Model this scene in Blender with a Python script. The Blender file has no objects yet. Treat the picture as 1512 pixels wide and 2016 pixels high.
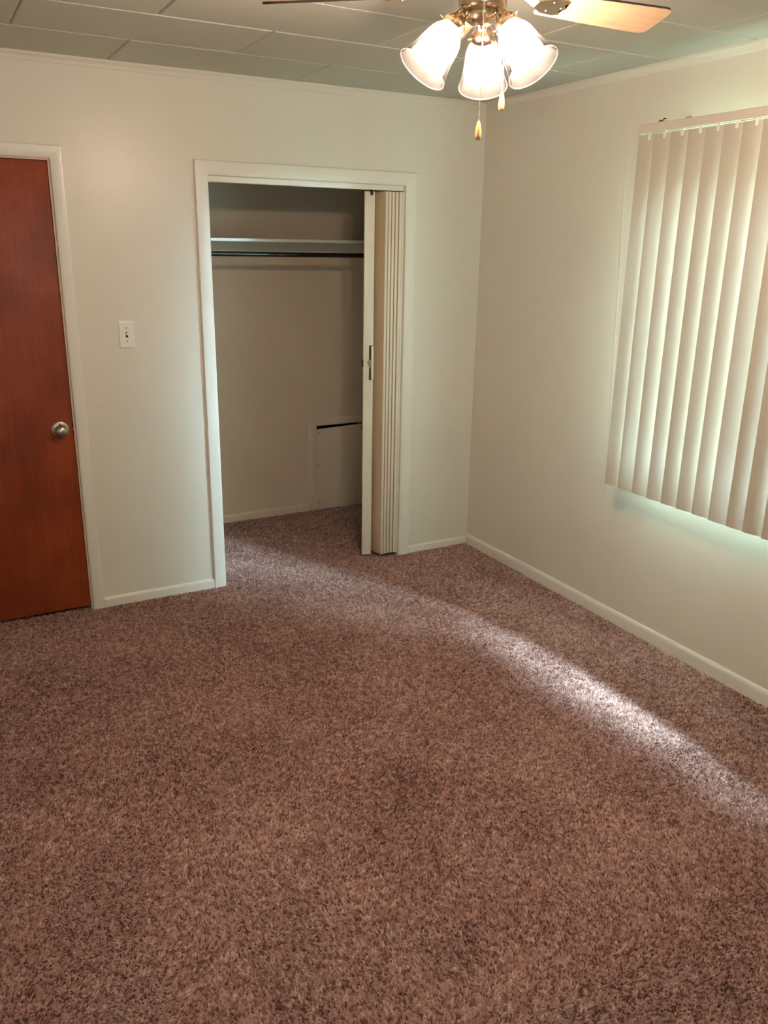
import bpy, bmesh, math, random
import numpy as np
from mathutils import Vector, Matrix

random.seed(7)
RNG = np.random.default_rng(7)
SC = bpy.context.scene
COL = SC.collection

# ------------------------------------------------------------------ camera
CAM = (-2.75883, -3.96789, 1.71144)
YAW, PITCH, ROLL, FPX = math.radians(28.828), math.radians(-17.699), math.radians(0.9335), 1641.13
fw = Vector((math.sin(YAW) * math.cos(PITCH), math.cos(YAW) * math.cos(PITCH), math.sin(PITCH)))
rt = Vector((math.cos(YAW), -math.sin(YAW), 0))
up = rt.cross(fw)
r2 = rt * math.cos(ROLL) + up * math.sin(ROLL)
u2 = up * math.cos(ROLL) - rt * math.sin(ROLL)
cd = bpy.data.cameras.new('camera')
cam = bpy.data.objects.new('camera', cd)
COL.objects.link(cam)
cam.matrix_world = Matrix(((r2.x, u2.x, -fw.x, CAM[0]), (r2.y, u2.y, -fw.y, CAM[1]),
                           (r2.z, u2.z, -fw.z, CAM[2]), (0, 0, 0, 1)))
cd.sensor_fit = 'VERTICAL'
cd.sensor_height = 24.0
cd.lens = FPX * 24.0 / 2016.0
cd.clip_start = 0.05
SC.camera = cam

# ------------------------------------------------------------------ sky, daylight, exposure
SKY_STRENGTH = 820.0
SKY_COLOR = (0.56, 0.85, 1.0)
BULB_STRENGTH = 600.0
BULB_COLOR = (1.0, 0.735, 0.60)
EXPOSURE = 0.0
SHADE_LET_THROUGH = 0.50       # how much fill daylight the added rear roller shade passes
W = bpy.data.worlds.new('overcast_sky')
SC.world = W
W.use_nodes = True
bg = W.node_tree.nodes['Background']
bg.inputs[0].default_value = (*SKY_COLOR, 1)
bg.inputs[1].default_value = SKY_STRENGTH
SC.view_settings.view_transform = 'Standard'
SC.view_settings.look = 'None'
SC.view_settings.exposure = EXPOSURE
SC.view_settings.gamma = 1.0
SC.view_settings.use_curve_mapping = False
SC.cycles.max_bounces = 10
SC.cycles.diffuse_bounces = 6
SC.cycles.transparent_max_bounces = 24

# window opening in the right-hand wall (plane x = 0)
WIN_Y0, WIN_Y1, WIN_Z0, WIN_Z1 = -2.22, -1.41, 0.85, 2.0
RW_X0, RW_X1, RW_Z0, RW_Z1 = -3.05, -2.05, 0.85, 2.05      # unseen rear-wall window, added for cool fill light
for nm, loc, rot, sx, sy in (('window_portal', (0.06, (WIN_Y0 + WIN_Y1) / 2, (WIN_Z0 + WIN_Z1) / 2), (0, math.radians(90), 0), WIN_Z1 - WIN_Z0, WIN_Y1 - WIN_Y0),
                             ('fill_window_portal', ((RW_X0 + RW_X1) / 2, -4.65 - 0.07, (RW_Z0 + RW_Z1) / 2), (math.radians(90), 0, math.radians(180)), RW_X1 - RW_X0, RW_Z1 - RW_Z0)):
    pl = bpy.data.lights.new(nm, 'AREA')
    pl.shape = 'RECTANGLE'
    pl.size, pl.size_y = sx, sy
    pl.cycles.is_portal = True
    po = bpy.data.objects.new(nm, pl)
    COL.objects.link(po)
    po.location = loc
    po.rotation_euler = rot

# ------------------------------------------------------------------ helpers: materials
def mat(name):
    m = bpy.data.materials.new(name)
    m.use_nodes = True
    nt = m.node_tree
    return m, nt, nt.nodes['Principled BSDF'], nt.nodes['Material Output']

def nd(nt, kind, **kw):
    n = nt.nodes.new(kind)
    for k, v in kw.items():
        if k in n.inputs:
            n.inputs[k].default_value = v
        else:
            setattr(n, k, v)
    return n

def coords(nt, scale=(1, 1, 1)):
    g = nd(nt, 'ShaderNodeNewGeometry')
    mp = nd(nt, 'ShaderNodeMapping')
    mp.inputs['Scale'].default_value = scale
    nt.links.new(g.outputs['Position'], mp.inputs['Vector'])
    return mp.outputs[0]

def noise(nt, vec, scale, detail=3.0, rough=0.55):
    n = nd(nt, 'ShaderNodeTexNoise')
    n.inputs['Scale'].default_value = scale
    n.inputs['Detail'].default_value = detail
    n.inputs['Roughness'].default_value = rough
    nt.links.new(vec, n.inputs['Vector'])
    return n.outputs['Fac']

def ramp(nt, fac, stops):
    r = nd(nt, 'ShaderNodeValToRGB')
    el = r.color_ramp.elements
    while len(el) < len(stops):
        el.new(0.5)
    for e, (p, c) in zip(el, stops):
        e.position = p
        e.color = (*c, 1)
    nt.links.new(fac, r.inputs[0])
    return r.outputs[0]

def bump(nt, bsdf, h, strength, dist):
    b = nd(nt, 'ShaderNodeBump')
    b.inputs['Strength'].default_value = strength
    b.inputs['Distance'].default_value = dist
    nt.links.new(h, b.inputs['Height'])
    nt.links.new(b.outputs[0], bsdf.inputs['Normal'])
    return b

def paint(name, c, rough, var=0.03, bscale=140, bstr=0.15, bdist=0.001, spec=0.5):
    m, nt, b, _ = mat(name)
    v = coords(nt)
    f = noise(nt, v, 2.2, 4)
    lo = tuple(x * (1 - var) for x in c)
    hi = tuple(min(1, x * (1 + var)) for x in c)
    nt.links.new(ramp(nt, f, [(0.3, lo), (0.7, hi)]), b.inputs['Base Color'])
    b.inputs['Roughness'].default_value = rough
    b.inputs['Specular IOR Level'].default_value = spec
    bump(nt, b, noise(nt, v, bscale, 2), bstr, bdist)
    return m

def plain(name, c, rough=0.5, metal=0.0, var=0.08, scale=30):
    m, nt, b, _ = mat(name)
    f = noise(nt, coords(nt), scale, 3)
    lo = tuple(x * (1 - var) for x in c)
    hi = tuple(min(1, x * (1 + var)) for x in c)
    nt.links.new(ramp(nt, f, [(0.3, lo), (0.7, hi)]), b.inputs['Base Color'])
    b.inputs['Roughness'].default_value = rough
    b.inputs['Metallic'].default_value = metal
    return m

M = {}
M['wall'] = paint('wall_paint_cream', (0.72, 0.69, 0.61), 0.30, 0.025, 120, 0.12, spec=0.22)
M['closet'] = paint('closet_paint_warm_cast', (0.60, 0.49, 0.385), 0.5, 0.03, 120, 0.12)  # browner than the wall paint: the closet's warm cast is in the colour
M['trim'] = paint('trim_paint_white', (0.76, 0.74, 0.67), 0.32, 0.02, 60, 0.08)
M['closet_trim'] = paint('closet_trim_warm_cast', (0.63, 0.525, 0.42), 0.45, 0.03, 80, 0.1)  # white trim browned to go with the tinted closet walls
M['tile'] = paint('ceiling_tile', (0.56, 0.565, 0.49), 0.7, 0.02, 260, 0.25)
M['ceil'] = paint('ceiling_backing', (0.5, 0.5, 0.45), 0.8)
M['folding'] = paint('folding_door_vinyl', (0.74, 0.70, 0.59), 0.4, 0.02, 60, 0.05)
M['folding_shaded'] = paint('folding_door_shaded_face', (0.60, 0.46, 0.31), 0.45, 0.04, 60, 0.05)  # same vinyl; the shade on the leaf sides is put into the colour
M['plastic'] = plain('switch_plastic', (0.80, 0.79, 0.75), 0.3, 0, 0.01)
M['dark'] = plain('dark_metal', (0.03, 0.025, 0.02), 0.4, 0.6)
M['void'] = plain('dark_void', (0.02, 0.017, 0.015), 0.9)
M['rod'] = plain('rod_dark_steel', (0.035, 0.028, 0.024), 0.32, 0.7)
M['nickel'] = plain('satin_nickel', (0.42, 0.385, 0.33), 0.3, 1.0, 0.04)
M['brass'] = plain('antique_brass', (0.56, 0.44, 0.31), 0.2, 1.0, 0.05)
M['chain'] = plain('chain_brass', (0.75, 0.68, 0.55), 0.25, 1.0, 0.03)
M['screw'] = plain('screw_steel', (0.12, 0.10, 0.09), 0.4, 0.8)
M['headrail'] = plain('headrail_ivory', (0.66, 0.60, 0.50), 0.4, 0, 0.02)
M['ground'] = plain('ground_grass', (0.16, 0.18, 0.11), 0.9, 0, 0.2, 6)
M['door_edge'] = plain('raw_wood_edge', (0.58, 0.44, 0.34), 0.6, 0, 0.1)

# right-hand wall: vertical board seam in the paint
m, nt, b, _ = mat('wall_paint_seamed')
v = coords(nt)
nt.links.new(ramp(nt, noise(nt, v, 2.2, 4), [(0.3, (0.69, 0.645, 0.555)), (0.7, (0.725, 0.68, 0.59))]), b.inputs['Base Color'])
b.inputs['Roughness'].default_value = 0.36
sx = nd(nt, 'ShaderNodeSeparateXYZ')
nt.links.new(v, sx.inputs[0])
hs = None
for yc, zt, wd, amp in ((-1.165, 0.05, 0.006, 1.0), (-0.52, 0.0, 0.02, 0.35)):
    a = nd(nt, 'ShaderNodeMath', operation='ADD'); a.inputs[1].default_value = -yc
    nt.links.new(sx.outputs['Y'], a.inputs[0])
    zz = nd(nt, 'ShaderNodeMath', operation='MULTIPLY_ADD'); zz.inputs[1].default_value = -zt; 
    nt.links.new(sx.outputs['Z'], zz.inputs[0]); nt.links.new(a.outputs[0], zz.inputs[2])
    ab = nd(nt, 'ShaderNodeMath', operation='ABSOLUTE'); nt.links.new(zz.outputs[0], ab.inputs[0])
    mr = nd(nt, 'ShaderNodeMapRange'); mr.inputs['From Min'].default_value = 0; mr.inputs['From Max'].default_value = wd
    mr.inputs['To Min'].default_value = amp; mr.inputs['To Max'].default_value = 0
    nt.links.new(ab.outputs[0], mr.inputs['Value'])
    if hs is None:
        hs = mr.outputs[0]
    else:
        ad = nd(nt, 'ShaderNodeMath', operation='ADD'); nt.links.new(hs, ad.inputs[0]); nt.links.new(mr.outputs[0], ad.inputs[1]); hs = ad.outputs[0]
nz = nd(nt, 'ShaderNodeMath', operation='MULTIPLY_ADD'); nz.inputs[1].default_value = 0.35
nt.links.new(noise(nt, v, 90, 3), nz.inputs[0]); nt.links.new(hs, nz.inputs[2])
bump(nt, b, nz.outputs[0], 0.45, 0.0016)
M['wall_r'] = m

# red-brown stained flush door
m, nt, b, _ = mat('door_red_brown_stain')
v1 = coords(nt, (1, 1, 1))
v2 = coords(nt, (26, 26, 1.6))
f1 = noise(nt, v1, 3.2, 5, 0.6)
f2 = noise(nt, v2, 3.0, 4, 0.6)
mx = nd(nt, 'ShaderNodeMath', operation='MULTIPLY_ADD'); mx.inputs[1].default_value = 0.35
nt.links.new(f2, mx.inputs[0]); nt.links.new(f1, mx.inputs[2])
nt.links.new(ramp(nt, mx.outputs[0], [(0.45, (0.110, 0.0145, 0.005)), (0.68, (0.18, 0.025, 0.007)), (0.95, (0.245, 0.040, 0.011))]), b.inputs['Base Color'])
b.inputs['Roughness'].default_value = 0.45
b.inputs['Specular IOR Level'].default_value = 0.22
bump(nt, b, f2, 0.08, 0.001)
M['door'] = m

# fan blade underside: pale oak; edges painted dark as their unlit shade
m, nt, b, _ = mat('blade_oak')
tc = nd(nt, 'ShaderNodeTexCoord')
mp = nd(nt, 'ShaderNodeMapping'); mp.inputs['Scale'].default_value = (2.5, 40, 40)
nt.links.new(tc.outputs['Object'], mp.inputs[0])
nt.links.new(ramp(nt, noise(nt, mp.outputs[0], 2.5, 4), [(0.3, (0.50, 0.32, 0.18)), (0.7, (0.62, 0.42, 0.25))]), b.inputs['Base Color'])
b.inputs['Roughness'].default_value = 0.45
M['blade'] = m
M['blade_edge'] = plain('blade_edge_in_shade', (0.045, 0.026, 0.02), 0.5)
m, nt, b, _ = mat('pull_wood')
tc = nd(nt, 'ShaderNodeTexCoord')
mp = nd(nt, 'ShaderNodeMapping'); mp.inputs['Scale'].default_value = (120, 120, 14)
nt.links.new(tc.outputs['Object'], mp.inputs[0])
nt.links.new(ramp(nt, noise(nt, mp.outputs[0], 2, 3), [(0.3, (0.42, 0.20, 0.075)), (0.7, (0.62, 0.34, 0.14))]), b.inputs['Base Color'])
b.inputs['Roughness'].default_value = 0.4
M['pull'] = m

def glassy(name, transl, tint=(0.97, 0.97, 0.95), rough=0.05, ior=1.45):
    m = bpy.data.materials.new(name)
    m.use_nodes = True
    nt = m.node_tree
    nt.nodes.remove(nt.nodes['Principled BSDF'])
    out = nt.nodes['Material Output']
    tr = nd(nt, 'ShaderNodeBsdfTransparent'); tr.inputs[0].default_value = (*tint, 1)
    tl = nd(nt, 'ShaderNodeBsdfTranslucent'); tl.inputs[0].default_value = (0.95, 0.93, 0.88, 1)
    df = nd(nt, 'ShaderNodeBsdfDiffuse'); df.inputs[0].default_value = (0.95, 0.93, 0.88, 1)
    gl = nd(nt, 'ShaderNodeBsdfGlossy'); gl.inputs['Roughness'].default_value = rough
    fz = nd(nt, 'ShaderNodeFresnel'); fz.inputs['IOR'].default_value = ior
    h = nd(nt, 'ShaderNodeMixShader'); h.inputs[0].default_value = 0.5
    nt.links.new(tl.outputs[0], h.inputs[1]); nt.links.new(df.outputs[0], h.inputs[2])
    a = nd(nt, 'ShaderNodeMixShader')
    nt.links.new(tr.outputs[0], a.inputs[1]); nt.links.new(h.outputs[0], a.inputs[2])
    if isinstance(transl, float):
        a.inputs[0].default_value = transl
    else:
        nt.links.new(ramp(nt, noise(nt, coords(nt), 60, 2), [(0.3, (transl[0],) * 3), (0.7, (transl[1],) * 3)]), a.inputs[0])
    c = nd(nt, 'ShaderNodeMixShader')
    nt.links.new(fz.outputs[0], c.inputs[0]); nt.links.new(a.outputs[0], c.inputs[1]); nt.links.new(gl.outputs[0], c.inputs[2])
    nt.links.new(c.outputs[0], out.inputs['Surface'])
    return m
M['shade'] = glassy('clear_seeded_glass', (0.013, 0.022), tint=(0.99, 0.99, 0.98), ior=1.09)
M['shade_rim'] = glassy('glass_rim', 0.10, ior=1.2)
M['pane'] = glassy('window_glass', 0.004, (0.96, 0.985, 0.98), 0.02, 1.12)

# blind vanes: ivory vinyl that lets a little daylight through
m, nt, b, out = mat('vane_ivory_vinyl')
vv = coords(nt, (1, 1, 0.25))
nt.links.new(ramp(nt, noise(nt, vv, 9, 3), [(0.3, (0.55, 0.505, 0.41)), (0.7, (0.58, 0.535, 0.44))]), b.inputs['Base Color'])
b.inputs['Roughness'].default_value = 0.42
tl = nd(nt, 'ShaderNodeBsdfTranslucent'); tl.inputs[0].default_value = (0.85, 0.82, 0.76, 1)
mxs = nd(nt, 'ShaderNodeMixShader'); mxs.inputs[0].default_value = 0.078
nt.links.new(b.outputs[0], mxs.inputs[1]); nt.links.new(tl.outputs[0], mxs.inputs[2])
nt.links.new(mxs.outputs[0], out.inputs['Surface'])
M['vane'] = m

m, nt, b, out = mat('shade_cloth_cream')
nt.links.new(ramp(nt, noise(nt, coords(nt, (1, 1, 1)), 300, 2), [(0.3, (0.62, 0.60, 0.55)), (0.7, (0.68, 0.66, 0.61))]), b.inputs['Base Color'])
b.inputs['Roughness'].default_value = 0.8
tl = nd(nt, 'ShaderNodeBsdfTranslucent'); tl.inputs[0].default_value = (0.8, 0.8, 0.78, 1)
mxs = nd(nt, 'ShaderNodeMixShader'); mxs.inputs[0].default_value = SHADE_LET_THROUGH
nt.links.new(b.outputs[0], mxs.inputs[1]); nt.links.new(tl.outputs[0], mxs.inputs[2])
nt.links.new(mxs.outputs[0], out.inputs['Surface'])
M['shade_cloth'] = m

# bulb
m = bpy.data.materials.new('lit_bulb')
m.use_nodes = True
nt = m.node_tree
nt.nodes.remove(nt.nodes['Principled BSDF'])
em = nd(nt, 'ShaderNodeEmission')
em.inputs[0].default_value = (*BULB_COLOR, 1)
em.inputs[1].default_value = BULB_STRENGTH
nt.links.new(em.outputs[0], nt.nodes['Material Output'].inputs['Surface'])
M['bulb'] = m

# carpet
def carpet_mat(name, attr):
    m, nt, b, _ = mat(name)
    v = coords(nt)
    if attr:
        at = nd(nt, 'ShaderNodeAttribute'); at.attribute_name = 'tone'
        f = at.outputs['Fac']
    else:
        f = noise(nt, v, 260, 2)
    nt.links.new(ramp(nt, f, [(0.0, (0.075, 0.030, 0.022)), (0.30, (0.24, 0.125, 0.105)),
                              (0.65, (0.43, 0.262, 0.225)), (1.0, (0.66, 0.46, 0.40))]), b.inputs['Base Color'])
    b.inputs['Roughness'].default_value = 0.95
    b.inputs['Specular IOR Level'].default_value = 0.1
    b.inputs['Sheen Weight'].default_value = 0.25
    b.inputs['Sheen Roughness'].default_value = 0.5
    b.inputs['Sheen Tint'].default_value = (0.8, 0.6, 0.5, 1)
    return m
M['carpet'] = carpet_mat('carpet_backing', False)
M['pile'] = carpet_mat('carpet_yarn', True)

# ------------------------------------------------------------------ helpers: objects
def obj(name, bm, material, parent=None, smooth=False):
    me = bpy.data.meshes.new(name)
    bmesh.ops.recalc_face_normals(bm, faces=bm.faces)
    bm.to_mesh(me)
    bm.free()
    mats = material if isinstance(material, (list, tuple)) else [material]
    for mm in mats:
        me.materials.append(M[mm])
    if smooth:
        me.polygons.foreach_set('use_smooth', [True] * len(me.polygons))
        me.set_sharp_from_angle(angle=math.radians(38))
    o = bpy.data.objects.new(name, me)
    COL.objects.link(o)
    if parent is not None:
        o.parent = parent
    return o

def tag(o, label, cat, group=None, kind=None):
    o['label'] = label
    o['category'] = cat
    if group:
        o['group'] = group
    if kind:
        o['kind'] = kind
    return o

def struct(o, label, cat):
    return tag(o, label, cat, kind='structure')

def empty(name, loc=(0, 0, 0), rz=0.0):
    o = bpy.data.objects.new(name, None)
    o.empty_display_size = 0.1
    COL.objects.link(o)
    o.location = loc
    o.rotation_euler = (0, 0, rz)
    return o

def share(src, name, parent, mw=None):
    c = src.copy()
    c.name = name
    COL.objects.link(c)
    c.parent = parent
    return c

def box(bm, x0, x1, y0, y1, z0, z1, bev=0.0, M4=None):
    g = bmesh.ops.create_cube(bm, size=1.0)
    vs = g['verts']
    for v in vs:
        v.co = Vector(((x0 + x1) / 2 + v.co.x * (x1 - x0), (y0 + y1) / 2 + v.co.y * (y1 - y0), (z0 + z1) / 2 + v.co.z * (z1 - z0)))
    if bev > 0:
        es = list({e for v in vs for e in v.link_edges})
        r = bmesh.ops.bevel(bm, geom=es, offset=bev, segments=2, profile=0.5, affect='EDGES')
        vs = list({v for f in r['faces'] for v in f.verts} | {v for v in vs if v.is_valid})
    if M4 is not None:
        for v in vs:
            v.co = M4 @ v.co
    return vs

def bxo(name, dims, material, parent=None, bev=0.0, M4=None):
    bm = bmesh.new()
    box(bm, *dims, bev=bev, M4=M4)
    return obj(name, bm, material, parent, smooth=bev > 0)

def lathe(bm, prof, n=32, M4=None, close=False):
    rings = []
    for r, z in prof:
        if r < 1e-6:
            p = Vector((0, 0, z))
            rings.append([bm.verts.new(M4 @ p if M4 else p)])
        else:
            ring = []
            for k in range(n):
                a = 2 * math.pi * k / n
                p = Vector((r * math.cos(a), r * math.sin(a), z))
                ring.append(bm.verts.new(M4 @ p if M4 else p))
            rings.append(ring)
    pairs = list(zip(rings[:-1], rings[1:]))
    if close:
        pairs.append((rings[-1], rings[0]))
    for A, B in pairs:
        for k in range(n):
            k2 = (k + 1) % n
            if len(A) == 1 and len(B) == 1:
                continue
            if len(A) == 1:
                bm.faces.new((A[0], B[k2], B[k]))
            elif len(B) == 1:
                bm.faces.new((A[k], A[k2], B[0]))
            else:
                bm.faces.new((A[k], A[k2], B[k2], B[k]))

def tube(bm, pts, rad, n=12):
    pts = [Vector(p) for p in pts]
    rads = rad if isinstance(rad, (list, tuple)) else [rad] * len(pts)
    t0 = (pts[1] - pts[0]).normalized()
    ref = Vector((0, 0, 1)) if abs(t0.z) < 0.9 else Vector((1, 0, 0))
    nrm = t0.cross(ref).normalized()
    rings = []
    for i, p in enumerate(pts):
        t = (pts[min(i + 1, len(pts) - 1)] - pts[max(i - 1, 0)]).normalized()
        nrm = (nrm - t * nrm.dot(t)).normalized()
        bi = t.cross(nrm)
        rings.append([bm.verts.new(p + (nrm * math.cos(2 * math.pi * k / n) + bi * math.sin(2 * math.pi * k / n)) * rads[i]) for k in range(n)])
    for A, B in zip(rings[:-1], rings[1:]):
        for k in range(n):
            bm.faces.new((A[k], A[(k + 1) % n], B[(k + 1) % n], B[k]))
    bm.faces.new(rings[0][::-1])
    bm.faces.new(rings[-1])

def prism(bm, prof, f0, f1):
    """profile points swept from f0(p) to f1(p); both give 3D points"""
    A = [bm.verts.new(f0(p)) for p in prof]
    B = [bm.verts.new(f1(p)) for p in prof]
    n = len(prof)
    for k in range(n):
        bm.faces.new((A[k], A[(k + 1) % n], B[(k + 1) % n], B[k]))
    bm.faces.new(A[::-1])
    bm.faces.new(B)

def wall_boxes(name, material, cells, parent=None):
    bm = bmesh.new()
    for c in cells:
        box(bm, *c)
    return obj(name, bm, material, parent)

# ------------------------------------------------------------------ room dimensions
CEIL = 2.43
XL, YR = -3.30, -4.65          # left and rear walls
WT = 0.115                     # wall thickness
CB = 1.0                       # closet back wall
CL = -1.93                     # closet left wall
TOP = 2.56
FB = -0.010                    # carpet backing level; pile tips reach z = 0

# door opening / closet opening
DX0, DX1, DZ = -2.965, -2.203, 2.030
OX0, OX1, OZ = -1.519, -0.482, 2.006

# ------------------------------------------------------------------ walls
w = wall_boxes('wall_back', 'wall', [
    (XL, DX0 - 0.018, 0, WT, FB, TOP), (DX0 - 0.018, DX1 + 0.018, 0, WT, DZ + 0.018, TOP),
    (DX1 + 0.018, OX0 - 0.018, 0, WT, FB, TOP), (OX0 - 0.018, OX1 + 0.018, 0, WT, OZ + 0.018, TOP),
    (OX1 + 0.018, 0, 0, WT, FB, TOP)])
struct(w, 'cream painted wall with the red door and the closet opening', 'wall')
w = wall_boxes('wall_right', 'wall_r', [
    (0, 0.075, WIN_Y1, CB + 0.1, FB, TOP), (0, 0.075, YR - 0.1, WIN_Y0, FB, TOP),
    (0, 0.075, WIN_Y0, WIN_Y1, FB, WIN_Z0), (0, 0.075, WIN_Y0, WIN_Y1, WIN_Z1, TOP)])
struct(w, 'cream painted wall with the blind-covered window', 'wall')
struct(wall_boxes('wall_left', 'wall', [(XL - 0.1, XL, YR, WT, FB, TOP)]), 'cream painted wall opposite the window', 'wall')
struct(wall_boxes('wall_rear', 'wall', [
    (XL - 0.1, RW_X0, YR - 0.075, YR, FB, TOP), (RW_X1, 0, YR - 0.075, YR, FB, TOP),
    (RW_X0, RW_X1, YR - 0.075, YR, FB, RW_Z0), (RW_X0, RW_X1, YR - 0.075, YR, RW_Z1, TOP)]), 'cream painted wall facing the closet', 'wall')
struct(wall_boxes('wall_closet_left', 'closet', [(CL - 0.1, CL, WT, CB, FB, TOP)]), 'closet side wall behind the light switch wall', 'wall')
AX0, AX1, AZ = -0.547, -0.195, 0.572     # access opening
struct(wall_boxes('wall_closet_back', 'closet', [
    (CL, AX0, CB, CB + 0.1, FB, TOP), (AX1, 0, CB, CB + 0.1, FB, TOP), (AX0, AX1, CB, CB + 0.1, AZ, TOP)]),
    'brown-tinted back wall inside the closet behind shelf and rod', 'wall')
bm = bmesh.new()
box(bm, AX0 - 0.02, AX1 + 0.02, CB + 0.1, CB + 0.4, FB, AZ + 0.02)
o = obj('wall_access_void', bm, 'void')
struct(o, 'dark hollow behind the closet access panel', 'cavity')
# hall side behind the entry door
struct(wall_boxes('wall_hall', 'wall', [(XL, CL - 0.1, 0.5, 0.6, FB, TOP), (XL - 0.1, XL, WT, 0.6, FB, TOP)]), 'wall of the hall behind the red door', 'wall')

bm = bmesh.new()
box(bm, XL, 0.0, YR, CB + 0.1, FB - 0.08, FB)
fl = obj('floor', bm, 'carpet')
struct(fl, 'mauve brown carpet covering the whole bedroom floor', 'floor')
bm = bmesh.new()
box(bm, -40, 60, -60, 60, -0.75, -0.6)
struct(obj('ground', bm, 'ground'), 'lawn outside the window', 'ground')

# ceiling: backing slab with separate bevelled tiles
bm = bmesh.new()
box(bm, XL, 0.0, YR, CB, CEIL + 0.012, TOP)
ce = obj('ceiling', bm, 'ceil')
struct(ce, 'beige ceiling of oblong fibreboard tiles above the fan', 'ceiling')
TW, TL, TROW0 = 0.413, 0.826, 0.435
rows = int(math.ceil((-YR - TROW0) / TW)) + 1
tile_cache = {}
for r in range(rows):
    y1 = 0.0 if r == 0 else -TROW0 - (r - 1) * TW
    y0 = max(-TROW0 - r * TW, YR)
    off = -1.930 if r % 2 == 0 else -1.930 + TL / 2
    k0 = int(math.floor((XL - off) / TL)) - 1
    for k in range(k0, k0 + 9):
        x0, x1 = off + k * TL, off + (k + 1) * TL
        x0, x1 = max(x0, XL), min(x1, 0.0)
        if x1 - x0 < 0.02:
            continue
        key = (round(x1 - x0, 3), round(y1 - y0, 3))
        if key not in tile_cache:
            bm = bmesh.new()
            hx, hy, bv, gp = (x1 - x0) / 2, (y1 - y0) / 2, 0.006, 0.0008
            t = [bm.verts.new((sx_ * (hx - gp), sy_ * (hy - gp), 0.012)) for sx_, sy_ in ((-1, -1), (1, -1), (1, 1), (-1, 1))]
            m_ = [bm.verts.new((sx_ * (hx - gp), sy_ * (hy - gp), 0.005)) for sx_, sy_ in ((-1, -1), (1, -1), (1, 1), (-1, 1))]
            lo = [bm.verts.new((sx_ * (hx - gp - bv), sy_ * (hy - gp - bv), 0.0)) for sx_, sy_ in ((-1, -1), (1, -1), (1, 1), (-1, 1))]
            for A, B in ((t, m_), (m_, lo)):
                for i in range(4):
                    bm.faces.new((A[i], A[(i + 1) % 4], B[(i + 1) % 4], B[i]))
            bm.faces.new(lo)
            bm.faces.new(t)
            o = obj('ceiling_tile', bm, 'tile', ce)
            tile_cache[key] = o
        else:
            o = share(tile_cache[key], 'ceiling_tile', ce)
        o.location = ((x0 + x1) / 2, (y0 + y1) / 2, CEIL + random.uniform(-0.0008, 0.0008))
        o.rotation_euler = (random.uniform(-0.002, 0.002), random.uniform(-0.001, 0.001), 0)

# ------------------------------------------------------------------ carpet pile (stuff)
def value_noise(x, y, s, seed):
    g = np.random.default_rng(seed).random((256, 256))
    X, Y = (x + 50) / s, (y + 50) / s
    i, j = np.floor(X).astype(int), np.floor(Y).astype(int)
    fx, fy = X - i, Y - j
    fx, fy = fx * fx * (3 - 2 * fx), fy * fy * (3 - 2 * fy)
    G = lambda a, b: g[a % 256, b % 256]
    return (G(i, j) * (1 - fx) + G(i + 1, j) * fx) * (1 - fy) + (G(i, j + 1) * (1 - fx) + G(i + 1, j + 1) * fx) * fy

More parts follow.
